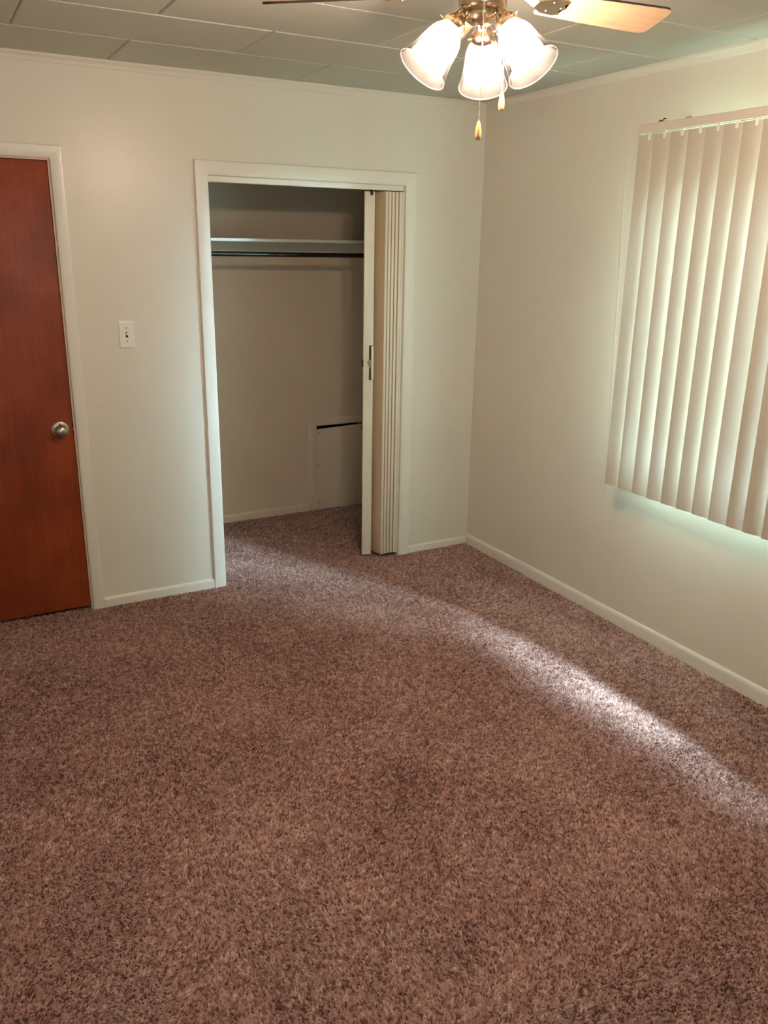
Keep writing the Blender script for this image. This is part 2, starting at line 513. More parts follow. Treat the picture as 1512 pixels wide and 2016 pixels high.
def build_pile():
    sp = 0.0060
    pts = []
    for (x0, x1, y0, y1) in ((XL, 0.0, YR, 0.0), (OX0, OX1, 0.0, WT), (CL, 0.0, WT, CB), (DX0, DX1, 0.0, 0.10)):
        gx = np.arange(x0 + 0.005, x1 - 0.004, sp)
        gy = np.arange(y0 + 0.005, y1 - 0.004 if y1 != WT else y1, sp)
        X, Y = np.meshgrid(gx, gy)
        pts.append(np.stack([X.ravel(), Y.ravel()], 1))
    P = np.concatenate(pts)
    P = P + RNG.uniform(-0.0034, 0.0034, P.shape)
    n = len(P)
    x, y = P[:, 0], P[:, 1]
    # trodden and brushed areas: the pile leans differently from patch to patch
    lean_a = value_noise(x, y, 0.42, 1) * 0.6 + value_noise(x, y, 0.17, 2) * 0.4
    ang = (lean_a - 0.5) * 9.0 + RNG.normal(0, 0.9, n)
    mag = 0.0012 + 0.0030 * value_noise(x, y, 0.3, 3) + np.abs(RNG.normal(0, 0.0016, n))
    h = RNG.uniform(0.0045, 0.0105, n) - 0.001 * value_noise(x, y, 0.25, 5)
    rad = RNG.uniform(0.0034, 0.0054, n)
    a0 = RNG.uniform(0, 2 * math.pi, n)
    V = np.zeros((n, 4, 3), np.float32)
    for k in range(3):
        a = a0 + k * 2 * math.pi / 3
        V[:, k, 0] = x + rad * np.cos(a)
        V[:, k, 1] = y + rad * np.sin(a)
        V[:, k, 2] = FB
    V[:, 3, 0] = x + mag * np.cos(ang)
    V[:, 3, 1] = y + mag * np.sin(ang)
    V[:, 3, 2] = FB + h
    base = (np.arange(n) * 4)[:, None]
    F = np.concatenate([base + np.array([[0, 1, 3]]), base + np.array([[1, 2, 3]]), base + np.array([[2, 0, 3]])], 1).astype(np.int32)
    me = bpy.data.meshes.new('carpet_pile')
    me.vertices.add(n * 4)
    me.vertices.foreach_set('co', V.ravel())
    me.loops.add(n * 9)
    me.loops.foreach_set('vertex_index', F.ravel())
    me.polygons.add(n * 3)
    me.polygons.foreach_set('loop_start', np.arange(0, n * 9, 3, dtype=np.int32))
    me.update(calc_edges=True)
    # yarn colour: flecked, two spun tones
    fl_ = RNG.random(n)
    clump = value_noise(x, y, 0.011, 4)
    mott = value_noise(x, y, 0.48, 8) * 0.45 + value_noise(x, y, 0.21, 10) * 0.35 + value_noise(x, y, 0.08, 9) * 0.2  # broad mottle: wear plus pile-lean shading put into the tone
    tone = np.clip(0.52 + (clump - 0.5) * 0.62 + (fl_ - 0.5) * 0.55 + (mott - 0.5) * 0.42, 0, 1)
    tone = np.where(RNG.random(n) < 0.12, tone * 0.25, tone)
    T = np.repeat(tone[:, None], 4, 1)
    T[:, :3] *= 0.82
    at = me.attributes.new('tone', 'FLOAT', 'POINT')
    at.data.foreach_set('value', T.ravel().astype(np.float32))
    me.materials.append(M['pile'])
    o = bpy.data.objects.new('carpet_pile', me)
    COL.objects.link(o)
    tag(o, 'flecked mauve brown cut pile of the bedroom carpet', 'carpet', kind='stuff')
    return o
build_pile()

# ------------------------------------------------------------------ baseboards and crown
BB = [(0, 0), (0.012, 0), (0.012, 0.72), (0.0105, 0.88), (0.006, 0.98), (0, 1.0)]   # depth, height fraction
def baseboard(name, a, b, nrm, h, label, parts=None, mt='trim'):
    """a, b 2D ends on the wall line; nrm points into the room"""
    A, B, N = Vector((*a, FB)), Vector((*b, FB)), Vector((*nrm, 0))
    root = None
    cuts = [0] + (parts or []) + [1]
    for i in range(len(cuts) - 1):
        bm = bmesh.new()
        P0, P1 = A.lerp(B, cuts[i]), A.lerp(B, cuts[i + 1])
        if i < len(cuts) - 2:
            P1 = P1 - (B - A).normalized() * 0.0025
        hh = h - FB + (0.003 if i % 2 else 0)
        prism(bm, BB, lambda p: P0 + N * p[0] + Vector((0, 0, p[1] * hh)), lambda p: P1 + N * p[0] + Vector((0, 0, p[1] * hh)))
        if root is None:
            root = obj(name, bm, mt, smooth=True)
            struct(root, label, 'baseboard')
        else:
            obj('baseboard_length', bm, mt, root, smooth=True)
    return root
baseboard('baseboard_back', (-2.1415, 0), (-1.5815, 0), (0, -1), 0.043, 'short white baseboard between the red door and the closet')
baseboard('baseboard_corner', (-0.4145, 0), (0, 0), (0, -1), 0.036, 'short white baseboard between the closet and the room corner')
baseboard('baseboard_right', (0, 0), (0, YR), (-1, 0), 0.055, 'long white baseboard below the window', [0.113])
baseboard('baseboard_left', (XL, 0), (XL, YR), (1, 0), 0.05, 'long white baseboard opposite the window')
baseboard('baseboard_rear', (XL, YR), (0, YR), (0, 1), 0.05, 'white baseboard on the wall facing the closet')
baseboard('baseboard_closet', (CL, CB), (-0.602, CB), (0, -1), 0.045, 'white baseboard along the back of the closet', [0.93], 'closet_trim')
baseboard('baseboard_behind_door', (XL, 0), (-3.028, 0), (0, -1), 0.043, 'white baseboard at the hinge side of the red door')

CR = [(0, -0.0002), (0.021, -0.0002), (0.021, -0.010), (0.018, -0.0125), (0.011, -0.019), (0.0085, -0.025), (0.0085, -0.0285), (0.005, -0.033), (0, -0.033)]
def crown(name, a, b, nrm, label):
    A, B, N = Vector((*a, CEIL)), Vector((*b, CEIL)), Vector((*nrm, 0))
    T = (B - A).normalized()
    bm = bmesh.new()
    prism(bm, CR, lambda p: A + T * p[0] + N * p[0] + Vector((0, 0, p[1])), lambda p: B - T * p[0] + N * p[0] + Vector((0, 0, p[1])))
    struct(obj(name, bm, 'wall', smooth=True), label, 'crown moulding')
crown('trim_1', (XL, 0), (0, 0), (0, -1), 'slim crown moulding above the closet wall')
crown('trim_2', (0, 0), (0, YR), (-1, 0), 'slim crown moulding above the window wall')
crown('trim_3', (XL, YR), (XL, 0), (1, 0), 'slim crown moulding above the wall opposite the window')
crown('trim_4', (0, YR), (XL, YR), (0, 1), 'slim crown moulding above the rear wall')

# ------------------------------------------------------------------ casings
CP = [(0, 0), (0, 0.008), (0.004, 0.0115), (0.014, 0.0135), (0.050, 0.0185), (0.0565, 0.018), (0.060, 0.0145), (0.060, 0)]
def casing(name, x0, x1, zt, wdt, y, sgn, label, z0=FB, cat='door casing', th=1.0, mt='trim'):
    """x0, x1, zt: inner edges; boards grow outwards; sgn -1 = proud towards -y"""
    s = wdt / 0.060
    root = empty(name, ((x0 + x1) / 2, y, 0))
    off = Vector((-(x0 + x1) / 2, -y, 0))
    P = lambda x, yy, z: Vector((x, yy, z)) + off
    bm = bmesh.new()
    prism(bm, CP, lambda p: P(x0 - p[0] * s, y + sgn * p[1] * th, z0), lambda p: P(x0 - p[0] * s, y + sgn * p[1] * th, zt + p[0] * s))
    obj('casing_board', bm, mt, root, smooth=True)
    bm = bmesh.new()
    prism(bm, CP, lambda p: P(x0 - p[0] * s, y + sgn * p[1] * th, zt + p[0] * s), lambda p: P(x1 + p[0] * s, y + sgn * p[1] * th, zt + p[0] * s))
    obj('casing_board', bm, mt, root, smooth=True)
    bm = bmesh.new()
    prism(bm, CP, lambda p: P(x1 + p[0] * s, y + sgn * p[1] * th, z0), lambda p: P(x1 + p[0] * s, y + sgn * p[1] * th, zt + p[0] * s))
    obj('casing_board', bm, mt, root, smooth=True)
    struct(root, label, cat)
    return root, off
root, off = casing('trim_5', DX0 - 0.009, DX1 + 0.009, DZ + 0.009, 0.050, 0, -1, 'white casing around the red door')
for d in ((DX0 - 0.018, DX0, 0.0002, WT, FB, DZ + 0.018), (DX1, DX1 + 0.018, 0.0002, WT, FB, DZ + 0.018), (DX0, DX1, 0.0002, WT, DZ, DZ + 0.018)):
    o = bxo('jamb_board', d, 'door_edge', root); o.location = off
for d in ((DX1 - 0.012, DX1, 0.046, 0.08, FB, DZ), (DX0, DX0 + 0.012, 0.046, 0.08, FB, DZ), (DX0 + 0.012, DX1 - 0.012, 0.046, 0.08, DZ - 0.012, DZ)):
    o = bxo('door_stop', d, 'trim', root); o.location = off
root, off = casing('trim_6', OX0 - 0.002, OX1 + 0.002, OZ + 0.001, 0.0625, 0, -1, 'white casing around the closet opening', cat='closet casing')
for d in ((OX0 - 0.018, OX0, 0.0002, WT, FB, OZ + 0.018), (OX1, OX1 + 0.018, 0.0002, WT, FB, OZ + 0.018), (OX0, OX1, 0.0002, WT, OZ, OZ + 0.018)):
    o = bxo('jamb_board', d, 'trim', root); o.location = off
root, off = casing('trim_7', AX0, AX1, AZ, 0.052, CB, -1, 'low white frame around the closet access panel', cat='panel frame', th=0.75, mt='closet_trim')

# ------------------------------------------------------------------ entry door
d1 = empty('door_1', ((DX0 + DX1) / 2, 0.005, 0))
struct(d1, 'closed red brown flush wooden door with nickel knob', 'door')
dc = Vector((-(DX0 + DX1) / 2, -0.005, 0))
o = bxo('door_slab', (DX0 + 0.003, DX1 - 0.0020, 0.004, 0.042, 0.012, DZ - 0.002), 'door', d1, bev=0.0012); o.location = dc
KX, KZ = -2.2615, 0.893
kn = empty('door_knob', (KX, 0.006, KZ)); kn.parent = d1; kn.location = Vector((KX, 0.004, KZ)) + dc
ry = Matrix.Rotation(math.radians(90), 4, 'X')       # +z -> -y
bm = bmesh.new()
lathe(bm, [(0, 0), (0.0385, 0), (0.0385, 0.003), (0.036, 0.0055), (0.030, 0.0075), (0.016, 0.009), (0.0, 0.009)], 40, ry)
obj('rosette', bm, 'nickel', kn, True)
bm = bmesh.new()
lathe(bm, [(0, 0.007), (0.013, 0.007), (0.0115, 0.018), (0.012, 0.024), (0.018, 0.029), (0.0245, 0.036), (0.0275, 0.045), (0.0265, 0.053), (0.021, 0.060), (0.011, 0.064), (0, 0.065)], 40, ry)
obj('knob', bm, 'nickel', kn, True)
bm = bmesh.new()
lathe(bm, [(0, 0.0), (0.0035, 0.0), (0.0035, 0.0105), (0, 0.0105)], 12, Matrix.Translation((0.000, 0, 0.026)) @ ry)
obj('set_screw', bm, 'dark', kn, True)
o = bxo('latch_plate', (DX1 - 0.0060, DX1 + 0.0010, 0.0025, 0.034, KZ - 0.030, KZ + 0.030), 'dark', d1); o.location = dc
o = bxo('latch_bolt', (DX1 - 0.004, DX1 + 0.0025, 0.0015, 0.022, KZ - 0.006, KZ + 0.004), 'nickel', d1, bev=0.001); o.location = dc
for hz in (0.25, 1.05, 1.80):
    bm = bmesh.new()
    tube(bm, [(DX0 - 0.002, -0.004, hz - 0.045), (DX0 - 0.002, -0.004, hz + 0.045)], 0.006, 12)
    o = obj('hinge', bm, 'nickel', d1, True); o.location = dc

# ------------------------------------------------------------------ light switch
sw = empty('light_switch', (-1.934, 0, 1.307))
tag(sw, 'white toggle light switch on the wall between door and closet', 'light switch')
bm = bmesh.new()
prof = [(0.0345, 0.061, 0.0), (0.0345, 0.061, 0.0025), (0.0325, 0.059, 0.0048), (0.028, 0.0545, 0.0060)]
rg = []
for hx, hz, dd in prof:
    rg.append([bm.verts.new((sx_ * hx, -dd, sz_ * hz)) for sx_, sz_ in ((-1, -1), (1, -1), (1, 1), (-1, 1))])
for A, B in zip(rg[:-1], rg[1:]):
    for i in range(4):
        bm.faces.new((A[i], A[(i + 1) % 4], B[(i + 1) % 4], B[i]))
bm.faces.new(rg[-1]); bm.faces.new(rg[0])
obj('switch_plate', bm, 'plastic', sw)
bxo('toggle_slot', (-0.0052, 0.0052, -0.0068, -0.005, -0.0120, 0.0120), 'dark', sw)
bxo('toggle', (-0.0040, 0.0040, -0.0085, 0.0085, -0.005, 0.005), 'plastic', sw, bev=0.0015,
    M4=Matrix.Translation((0.0, -0.010, 0.002)) @ Matrix.Rotation(math.radians(-25), 4, 'X'))
for sz in (-0.030, 0.030):
    bm = bmesh.new()
    lathe(bm, [(0, 0.0058), (0.0032, 0.0058), (0.0030, 0.0070), (0, 0.0074)], 16, Matrix.Translation((0, 0, sz)) @ ry)
    obj('plate_screw', bm, 'screw', sw, True)

# ------------------------------------------------------------------ closet: shelf, rod, access panel
sh = empty('closet_shelf', (-0.965, 0.81, 1.724))
tag(sh, 'white painted shelf board across the top of the closet', 'shelf')
def at(o, root):
    o.location = -Vector(root.location)
    return o
at(bxo('shelf_board', (CL + 0.001, -0.001, 0.635, CB - 0.001, 1.7235, 1.7395), 'trim', sh, bev=0.001), sh)
at(bxo('cleat', (CL + 0.001, -0.001, CB - 0.019, CB - 0.0005, 1.640, 1.7233), 'trim', sh, bev=0.001), sh)
at(bxo('cleat', (CL + 0.0005, CL + 0.019, 0.50, CB - 0.0195, 1.640, 1.7233), 'trim', sh, bev=0.001), sh)
at(bxo('cleat', (-0.019, -0.0005, 0.50, CB - 0.0195, 1.640, 1.7233), 'trim', sh, bev=0.001), sh)
rd = empty('closet_rod', (-0.965, 0.56, 1.659))
tag(rd, 'dark metal hanging rod below the closet shelf', 'closet rod')
bm = bmesh.new()
tube(bm, [(CL + 0.024, 0.56, 1.661), (-0.965, 0.56, 1.657), (-0.024, 0.56, 1.655)], 0.0128, 20)
at(obj('rod', bm, 'rod', rd, True), rd)
for xx in (CL + 0.0195, -0.0255):
    bm = bmesh.new()
    lathe(bm, [(0, 0), (0.024, 0), (0.024, 0.003), (0.017, 0.006), (0, 0.006)], 20,
          Matrix.Translation((xx, 0.56, 1.658)) @ Matrix.Rotation(math.radians(90), 4, 'Y'))
    at(obj('rod_socket', bm, 'rod', rd, True), rd)

ap = empty('access_panel', (-0.371, CB, 0.0))
tag(ap, 'white screwed-on access panel low on the closet back wall', 'access panel')
bm = bmesh.new()
A = [(AX0 + 0.001, -0.012), (AX1 - 0.002, -0.012), (AX1 - 0.002, 0.5585), (AX0 + 0.001, 0.5475)]
prism(bm, A, lambda p: Vector((p[0], CB - 0.004, p[1])), lambda p: Vector((p[0], CB + 0.008, p[1])))
at(obj('panel_board', bm, 'closet_trim', ap), ap)
for sx_, sz_ in ((AX0 + 0.016, 0.52), (AX0 + 0.010, 0.30), (AX0 + 0.020, 0.045), (AX1 - 0.016, 0.532), (AX1 - 0.014, 0.335), (AX1 - 0.018, 0.045)):
    bm = bmesh.new()
    lathe(bm, [(0, 0), (0.0048, 0), (0.0044, 0.0022), (0, 0.0032)], 14, Matrix.Translation((sx_, CB - 0.004, sz_)) @ ry)
    at(obj('screw', bm, 'screw', ap, True), ap)

# ------------------------------------------------------------------ folding closet door
fd = empty('folding_door', (-0.56, 0.05, 0.0))
tag(fd, 'cream accordion folding door pushed open to the right of the closet', 'folding door')
ZB, ZT = 0.016, 1.974
# overhead track
bm = bmesh.new()
box(bm, OX0 + 0.001, OX1 - 0.001, 0.012, 0.016, 1.981, OZ - 0.0005)
box(bm, OX0 + 0.001, OX1 - 0.001, 0.056, 0.060, 1.981, OZ - 0.0005)
box(bm, OX0 + 0.001, OX1 - 0.001, 0.016, 0.056, OZ - 0.005, OZ - 0.0005)
at(obj('track', bm, 'folding', fd), fd)
# stacked leaves, hinged at alternating edges
fx = [-0.5925, -0.5735, -0.5535, -0.5325, -0.5110]
def leaf(xf, yf, xb, yb, th, name='leaf'):
    d = Vector((xb - xf, yb - yf, 0)); L = d.length; a = math.atan2(d.y, d.x)
    M4 = Matrix.Translation((xf, yf, 0)) @ Matrix.Rotation(a, 4, 'Z')
    bm = bmesh.new()
    box(bm, 0, L, -th / 2, th / 2, ZB, ZT, bev=0.0014)
    for f in bm.faces:                     # broad faces take the shade-tanned colour, capped edges stay cream
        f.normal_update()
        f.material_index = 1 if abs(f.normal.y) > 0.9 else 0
    for v in bm.verts:
        v.co = M4 @ v.co
    return at(obj(name, bm, ['folding', 'folding_shaded'], fd, True), fd)
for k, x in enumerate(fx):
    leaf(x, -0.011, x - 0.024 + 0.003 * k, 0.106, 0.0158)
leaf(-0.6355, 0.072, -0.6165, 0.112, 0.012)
# lead post: face plate, web and a thin edge strip
LP = Matrix.Translation((-0.6615, 0.050, 0)) @ Matrix.Rotation(math.radians(-14), 4, 'Z')
at(bxo('lead_post', (-0.0265, 0.0265, -0.009, 0.007, ZB - 0.006, ZT), 'folding', fd, bev=0.0018, M4=LP), fd)
at(bxo('post_web', (0.004, 0.020, 0.0075, 0.040, ZB, ZT - 0.004), 'folding', fd, bev=0.001, M4=LP), fd)
at(bxo('wall_strip', (OX1 - 0.0125, OX1 - 0.0005, 0.004, 0.10, ZB - 0.010, ZT + 0.003), 'folding', fd, bev=0.001), fd)
hd = empty('handle', (0, 0, 0)); hd.parent = fd; hd.location = -Vector(fd.location)
HZ0, HZ1 = 1.017, 1.203
bxo('handle_recess', (0.0045, 0.0265, -0.0102, -0.0085, HZ0, HZ1), 'dark', hd, M4=LP)
bxo('handle_bar', (0.0125, 0.0262, -0.0235, -0.0115, HZ0 + 0.002, HZ1 - 0.002), 'folding', hd, bev=0.003, M4=LP)
bm = bmesh.new()
PV = [(0.0122, 1.128), (-0.004, 1.122), (-0.006, 1.116), (0.004, 1.085), (0.0122, 1.080)]
prism(bm, PV, lambda p: LP @ Vector((p[0], -0.0205, p[1])), lambda p: LP @ Vector((p[0], -0.010, p[1])))
obj('latch_lever', bm, 'nickel', hd)
at(bxo('latch_catch', (-0.034, -0.0265, -0.006, 0.004, 1.088, 1.126), 'dark', fd, bev=0.001, M4=LP), fd)
bm = bmesh.new()
tube(bm, [(-0.6555, 0.036, 1.955), (-0.6555, 0.036, 1.999)], [0.006, 0.011], 12)
at(obj('roller_hanger', bm, 'dark', fd, True), fd)

# ------------------------------------------------------------------ window behind the blind
wn = empty('window_1', (0.07, (WIN_Y0 + WIN_Y1) / 2, WIN_Z0))
struct(wn, 'bright double window hidden behind the vertical blind', 'window')
fr = 0.03
def fbox(name, d, mt, parent):
    return at(bxo(name, d, mt, parent, bev=0.002), wn)
ym = (WIN_Y0 + WIN_Y1) / 2
fbox('window_frame', (0.012, 0.055, WIN_Y0, WIN_Y0 + fr, WIN_Z0, WIN_Z1), 'trim', wn)
fbox('window_frame', (0.012, 0.055, WIN_Y1 - fr, WIN_Y1, WIN_Z0, WIN_Z1), 'trim', wn)
fbox('window_frame', (0.012, 0.055, WIN_Y0 + fr, WIN_Y1 - fr, WIN_Z0, WIN_Z0 + fr), 'trim', wn)
fbox('window_frame', (0.012, 0.055, WIN_Y0 + fr, WIN_Y1 - fr, WIN_Z1 - fr, WIN_Z1), 'trim', wn)
fbox('mullion', (0.016, 0.050, ym - 0.015, ym + 0.015, WIN_Z0 + fr, WIN_Z1 - fr), 'trim', wn)
for a, b in ((WIN_Y0 + fr, ym - 0.015), (ym + 0.015, WIN_Y1 - fr)):
    at(bxo('pane', (0.031, 0.035, a, b, WIN_Z0 + fr, WIN_Z1 - fr), 'pane', wn), wn)

wn2 = empty('added_fill_window', ((RW_X0 + RW_X1) / 2, YR - 0.035, RW_Z0))  # added out of view to give the room cool fill
struct(wn2, 'unseen shaded window added for cool fill in the wall facing the closet', 'window')
for d in ((RW_X0, RW_X0 + fr, RW_Z0, RW_Z1), (RW_X1 - fr, RW_X1, RW_Z0, RW_Z1), (RW_X0 + fr, RW_X1 - fr, RW_Z0, RW_Z0 + fr), (RW_X0 + fr, RW_X1 - fr, RW_Z1 - fr, RW_Z1)):
    at(bxo('window_frame', (d[0], d[1], YR - 0.055, YR - 0.012, d[2], d[3]), 'trim', wn2, bev=0.002), wn2)
at(bxo('pane', (RW_X0 + fr, RW_X1 - fr, YR - 0.035, YR - 0.031, RW_Z0 + fr, RW_Z1 - fr), 'pane', wn2), wn2)
rs = empty('added_roller_shade', ((RW_X0 + RW_X1) / 2, YR + 0.02, RW_Z1 + 0.06))  # unseen shade, put in to cut the rear window's daylight
tag(rs, 'cream roller shade added to dim the unseen window facing the closet', 'roller shade')
bm = bmesh.new()
tube(bm, [(RW_X0 - 0.05, YR + 0.026, RW_Z1 + 0.06), (RW_X1 + 0.05, YR + 0.026, RW_Z1 + 0.06)], 0.022, 20)
at(obj('roller', bm, 'headrail', rs, True), rs)
at(bxo('shade_cloth', (RW_X0 - 0.04, RW_X1 + 0.04, YR + 0.004, YR + 0.005, RW_Z0 - 0.05, RW_Z1 + 0.06), 'shade_cloth', rs), rs)
at(bxo('hem_bar', (RW_X0 - 0.04, RW_X1 + 0.04, YR + 0.001, YR + 0.009, RW_Z0 - 0.07, RW_Z0 - 0.05), 'headrail', rs, bev=0.002), rs)

# ------------------------------------------------------------------ vertical blind
PITCH_V, NV = 0.0826, 15
BX = -0.118
Y0 = -1.279
VZ0, VZ1 = 0.710, 2.143
yend = Y0 - PITCH_V * NV - 0.01
vb = empty('vertical_blind', (BX, (Y0 + yend) / 2, VZ0))
tag(vb, 'ivory vertical vane blind hanging closed over the window', 'vertical blind')
bm = bmesh.new()
HP = [(-0.024, 0.0), (-0.024, 0.028), (-0.021, 0.033), (0.021, 0.033), (0.024, 0.028), (0.024, 0.0), (0.010, 0.0), (0.010, 0.006), (-0.010, 0.006), (-0.010, 0.0)]
prism(bm, HP, lambda p: Vector((BX + p[0], Y0 + 0.008, 2.152 + p[1])), lambda p: Vector((BX + p[0], yend, 2.152 + p[1])))
at(obj('headrail', bm, 'headrail', vb), vb)
at(bxo('end_cap', (BX - 0.0248, BX + 0.0248, Y0 + 0.008, Y0 + 0.011, 2.1515, 2.1858), 'headrail', vb, bev=0.001), vb)
for yb in (-1.385, -2.40):
    bm = bmesh.new()
    box(bm, BX - 0.016, 0.0, yb - 0.012, yb + 0.012, 2.1855, 2.1875)
    box(bm, -0.0022, -0.0002, yb - 0.012, yb + 0.012, 2.1875, 2.213)
    at(obj('wall_bracket', bm, 'nickel', vb), vb)
# little wire clip on top of the rail
bm = bmesh.new()
tube(bm, [(BX - 0.010, -1.355, 2.186), (BX - 0.012, -1.362, 2.192), (BX - 0.010, -1.373, 2.190), (BX - 0.012, -1.383, 2.197), (BX - 0.012, -1.392, 2.195)], 0.0022, 8)
at(obj('wire_clip', bm, 'dark', vb, True), vb)
# a vane: curved strip, local x along its width (0 = room-side edge)
VW, VT, SAG = 0.136, 0.0011, 0.0115
bm = bmesh.new()
ns = 10
rows_ = []
for zz in (VZ0 - VZ0, VZ1 - VZ0):
    f_, b_ = [], []
    for k in range(ns + 1):
        t = k / ns
        c = SAG * (1 - (2 * t - 1) ** 2)
        f_.append(bm.verts.new(((t - 0.5) * VW, c, zz)))
        b_.append(bm.verts.new(((t - 0.5) * VW, c - VT, zz)))
    rows_.append((f_, b_))
(f0, b0), (f1, b1) = rows_
for k in range(ns):
    bm.faces.new((f0[k], f0[k + 1], f1[k + 1], f1[k]))
    bm.faces.new((b0[k + 1], b0[k], b1[k], b1[k + 1]))
    bm.faces.new((f0[k + 1], f0[k], b0[k], b0[k + 1]))
    bm.faces.new((f1[k], f1[k + 1], b1[k + 1], b1[k]))
bm.faces.new((f0[0], f1[0], b1[0], b0[0]))
bm.faces.new((f0[ns], b0[ns], b1[ns], f1[ns]))
vane0 = obj('vane', bm, 'vane', vb, True)
bm = bmesh.new()
box(bm, -0.022, -0.014, 0.0005, 0.0075, VZ1 - VZ0 - 0.004, VZ1 - VZ0 + 0.014)
box(bm, -0.023, -0.013, SAG - 0.0006, SAG + 0.0014, VZ1 - VZ0 - 0.018, VZ1 - VZ0 + 0.002)
clip0 = obj('vane_clip', bm, 'plastic', vane0)
# tilt of each vane from the wall plane (degrees); most are open about a third, a few hang flatter
TILT = [19, 17, 19, 19, 19.5, 19.5, 20.5, 13, 15, 19.5, 19] + [16] * 40
dy = [0.0, 0.002, -0.001, -0.004, -0.002, -0.001, 0.0, 0.0, -0.002, 0.006, 0.004] + [0.0] * 40
for k in range(NV):
    if k == 0:
        o, c = vane0, clip0
    else:
        o = share(vane0, 'vane', vb)
        c = share(clip0, 'vane_clip', o)
    a = math.radians(TILT[k])
    # local +x runs from the room-side edge to the window-side edge (towards -y, and +x of the room)
    dirx = Vector((math.sin(a), -math.cos(a), 0))
    diry = Vector((-math.cos(a), -math.sin(a), 0))      # face normal, towards the room
    yc = Y0 - PITCH_V * k - 0.5 * VW * math.cos(a) + dy[k]
    o.matrix_basis = Matrix(((dirx.x, diry.x, 0, -0.150 + 0.5 * VW * math.sin(a)), (dirx.y, diry.y, 0, yc), (0, 0, 1, VZ0), (0, 0, 0, 1)))
    o.matrix_basis = Matrix.Translation(-Vector(vb.location)) @ o.matrix_basis

# ------------------------------------------------------------------ ceiling fan
FX, FY = -1.5022, -2.1222
fan = empty('ceiling_fan', (FX, FY, CEIL))
tag(fan, 'ceiling fan with oak blades and three lit glass bell shades', 'ceiling fan')
def fz(z):
    return z - CEIL
bm = bmesh.new()
lathe(bm, [(0, fz(2.4302)), (0.080, fz(2.4302)), (0.082, fz(2.424)), (0.076, fz(2.415)), (0.070, fz(2.40)), (0, fz(2.40))], 48)
obj('canopy', bm, 'brass', fan, True)
bm = bmesh.new()
lathe(bm, [(0, fz(2.40)), (0.085, fz(2.40)), (0.108, fz(2.392)), (0.115, fz(2.378)), (0.115, fz(2.345)), (0.108, fz(2.328)), (0.085, fz(2.318)), (0.060, fz(2.314)), (0, fz(2.314))], 48)
obj('motor_housing', bm, 'brass', fan, True)
bm = bmesh.new()
lathe(bm, [(0, fz(2.314)), (0.050, fz(2.314)), (0.0555, fz(2.309)), (0.0555, fz(2.250)), (0.053, fz(2.244)), (0.046, fz(2.239)), (0, fz(2.239))], 48)
obj('switch_housing', bm, 'brass', fan, True)
bm = bmesh.new()
lathe(bm, [(0, fz(2.239)), (0.040, fz(2.239)), (0.043, fz(2.232)), (0.040, fz(2.222)), (0.026, fz(2.212)), (0.012, fz(2.208)), (0.008, fz(2.200)), (0, fz(2.198))], 40)
obj('light_fitter', bm, 'brass', fan, True)
# blades
BZ, BR, BPH, BPI = 2.276, 0.5270, math.radians(-4.03), math.radians(-15.4)
def blade_mesh():
    bm = bmesh.new()
    pts = []
    r0, r1 = 0.165, BR
    wr, wt = 0.088, 0.117
    pts += [(r0, -wr / 2 + 0.008), (r0 + 0.010, -wr / 2)]
    pts += [(r0 + (r1 - r0) * 0.5, -(wr + wt) / 4 - 0.002), (r1 - 0.030, -wt / 2)]
    for k in range(1, 6):
        a = -math.pi / 2 + math.pi / 2 * k / 5
        pts.append((r1 - 0.022 + 0.022 * math.cos(a), -wt / 2 + 0.022 + 0.022 * math.sin(a)))
    up_ = [(x, -y) for x, y in reversed(pts)]
    pts += up_
    th = 0.0055
    lo = [bm.verts.new((x, y, -th / 2)) for x, y in pts]
    hi = [bm.verts.new((x, y, th / 2)) for x, y in pts]
    f = bm.faces.new(lo[::-1]); f.material_index = 0
    f = bm.faces.new(hi); f.material_index = 0
    n = len(pts)
    for k in range(n):
        f = bm.faces.new((lo[k], lo[(k + 1) % n], hi[(k + 1) % n], hi[k]))
        f.material_index = 1
    return bm
blade0 = obj('fan_blade', blade_mesh(), ['blade', 'blade_edge'], fan)
bm = bmesh.new()
BRK = [(0.095, -0.016), (0.150, -0.013), (0.178, -0.030), (0.215, -0.034), (0.232, -0.026), (0.222, -0.012), (0.238, 0.0)]
BRK = BRK + [(x, -y) for x, y in reversed(BRK[:-1])]
A_ = []
for zoff in (-0.0060, -0.0030):
    A_.append([bm.verts.new((x, y, zoff + (0.038 * max(0.0, (0.150 - x) / 0.055)))) for x, y in BRK])
n_ = len(BRK)
bm.faces.new(A_[0][::-1]); bm.faces.new(A_[1])
for k in range(n_):
    bm.faces.new((A_[0][k], A_[0][(k + 1) % n_], A_[1][(k + 1) % n_], A_[1][k]))
for sx_, sy_ in ((0.190, -0.018), (0.190, 0.018), (0.222, 0.0)):
    lathe(bm, [(0, -0.0085), (0.003, -0.0082), (0.0045, -0.006), (0, -0.006)], 10, Matrix.Translation((sx_, sy_, 0)))
bmesh.ops.triangulate(bm, faces=[f for f in bm.faces if len(f.verts) > 8])
brk0 = obj('blade_bracket', bm, 'brass', blade0)
for k in range(5):
    if k == 0:
        o = blade0
    else:
        o = share(blade0, 'fan_blade', fan)
        share(brk0, 'blade_bracket', o)
    o.location = (0, 0, fz(BZ))
    o.rotation_mode = 'XYZ'
    o.matrix_basis = Matrix.Translation((0, 0, fz(BZ))) @ Matrix.Rotation(BPH + k * 2 * math.pi / 5, 4, 'Z') @ Matrix.Rotation(BPI, 4, 'X')
# light arms, sockets, shades, bulbs
AZ0 = math.radians(55.75 - 4.19)
RR, ZR, TLT, RIM = 0.1474, 2.1064, math.radians(38.18), 0.0632
SL = 0.118           # shade length, neck to rim
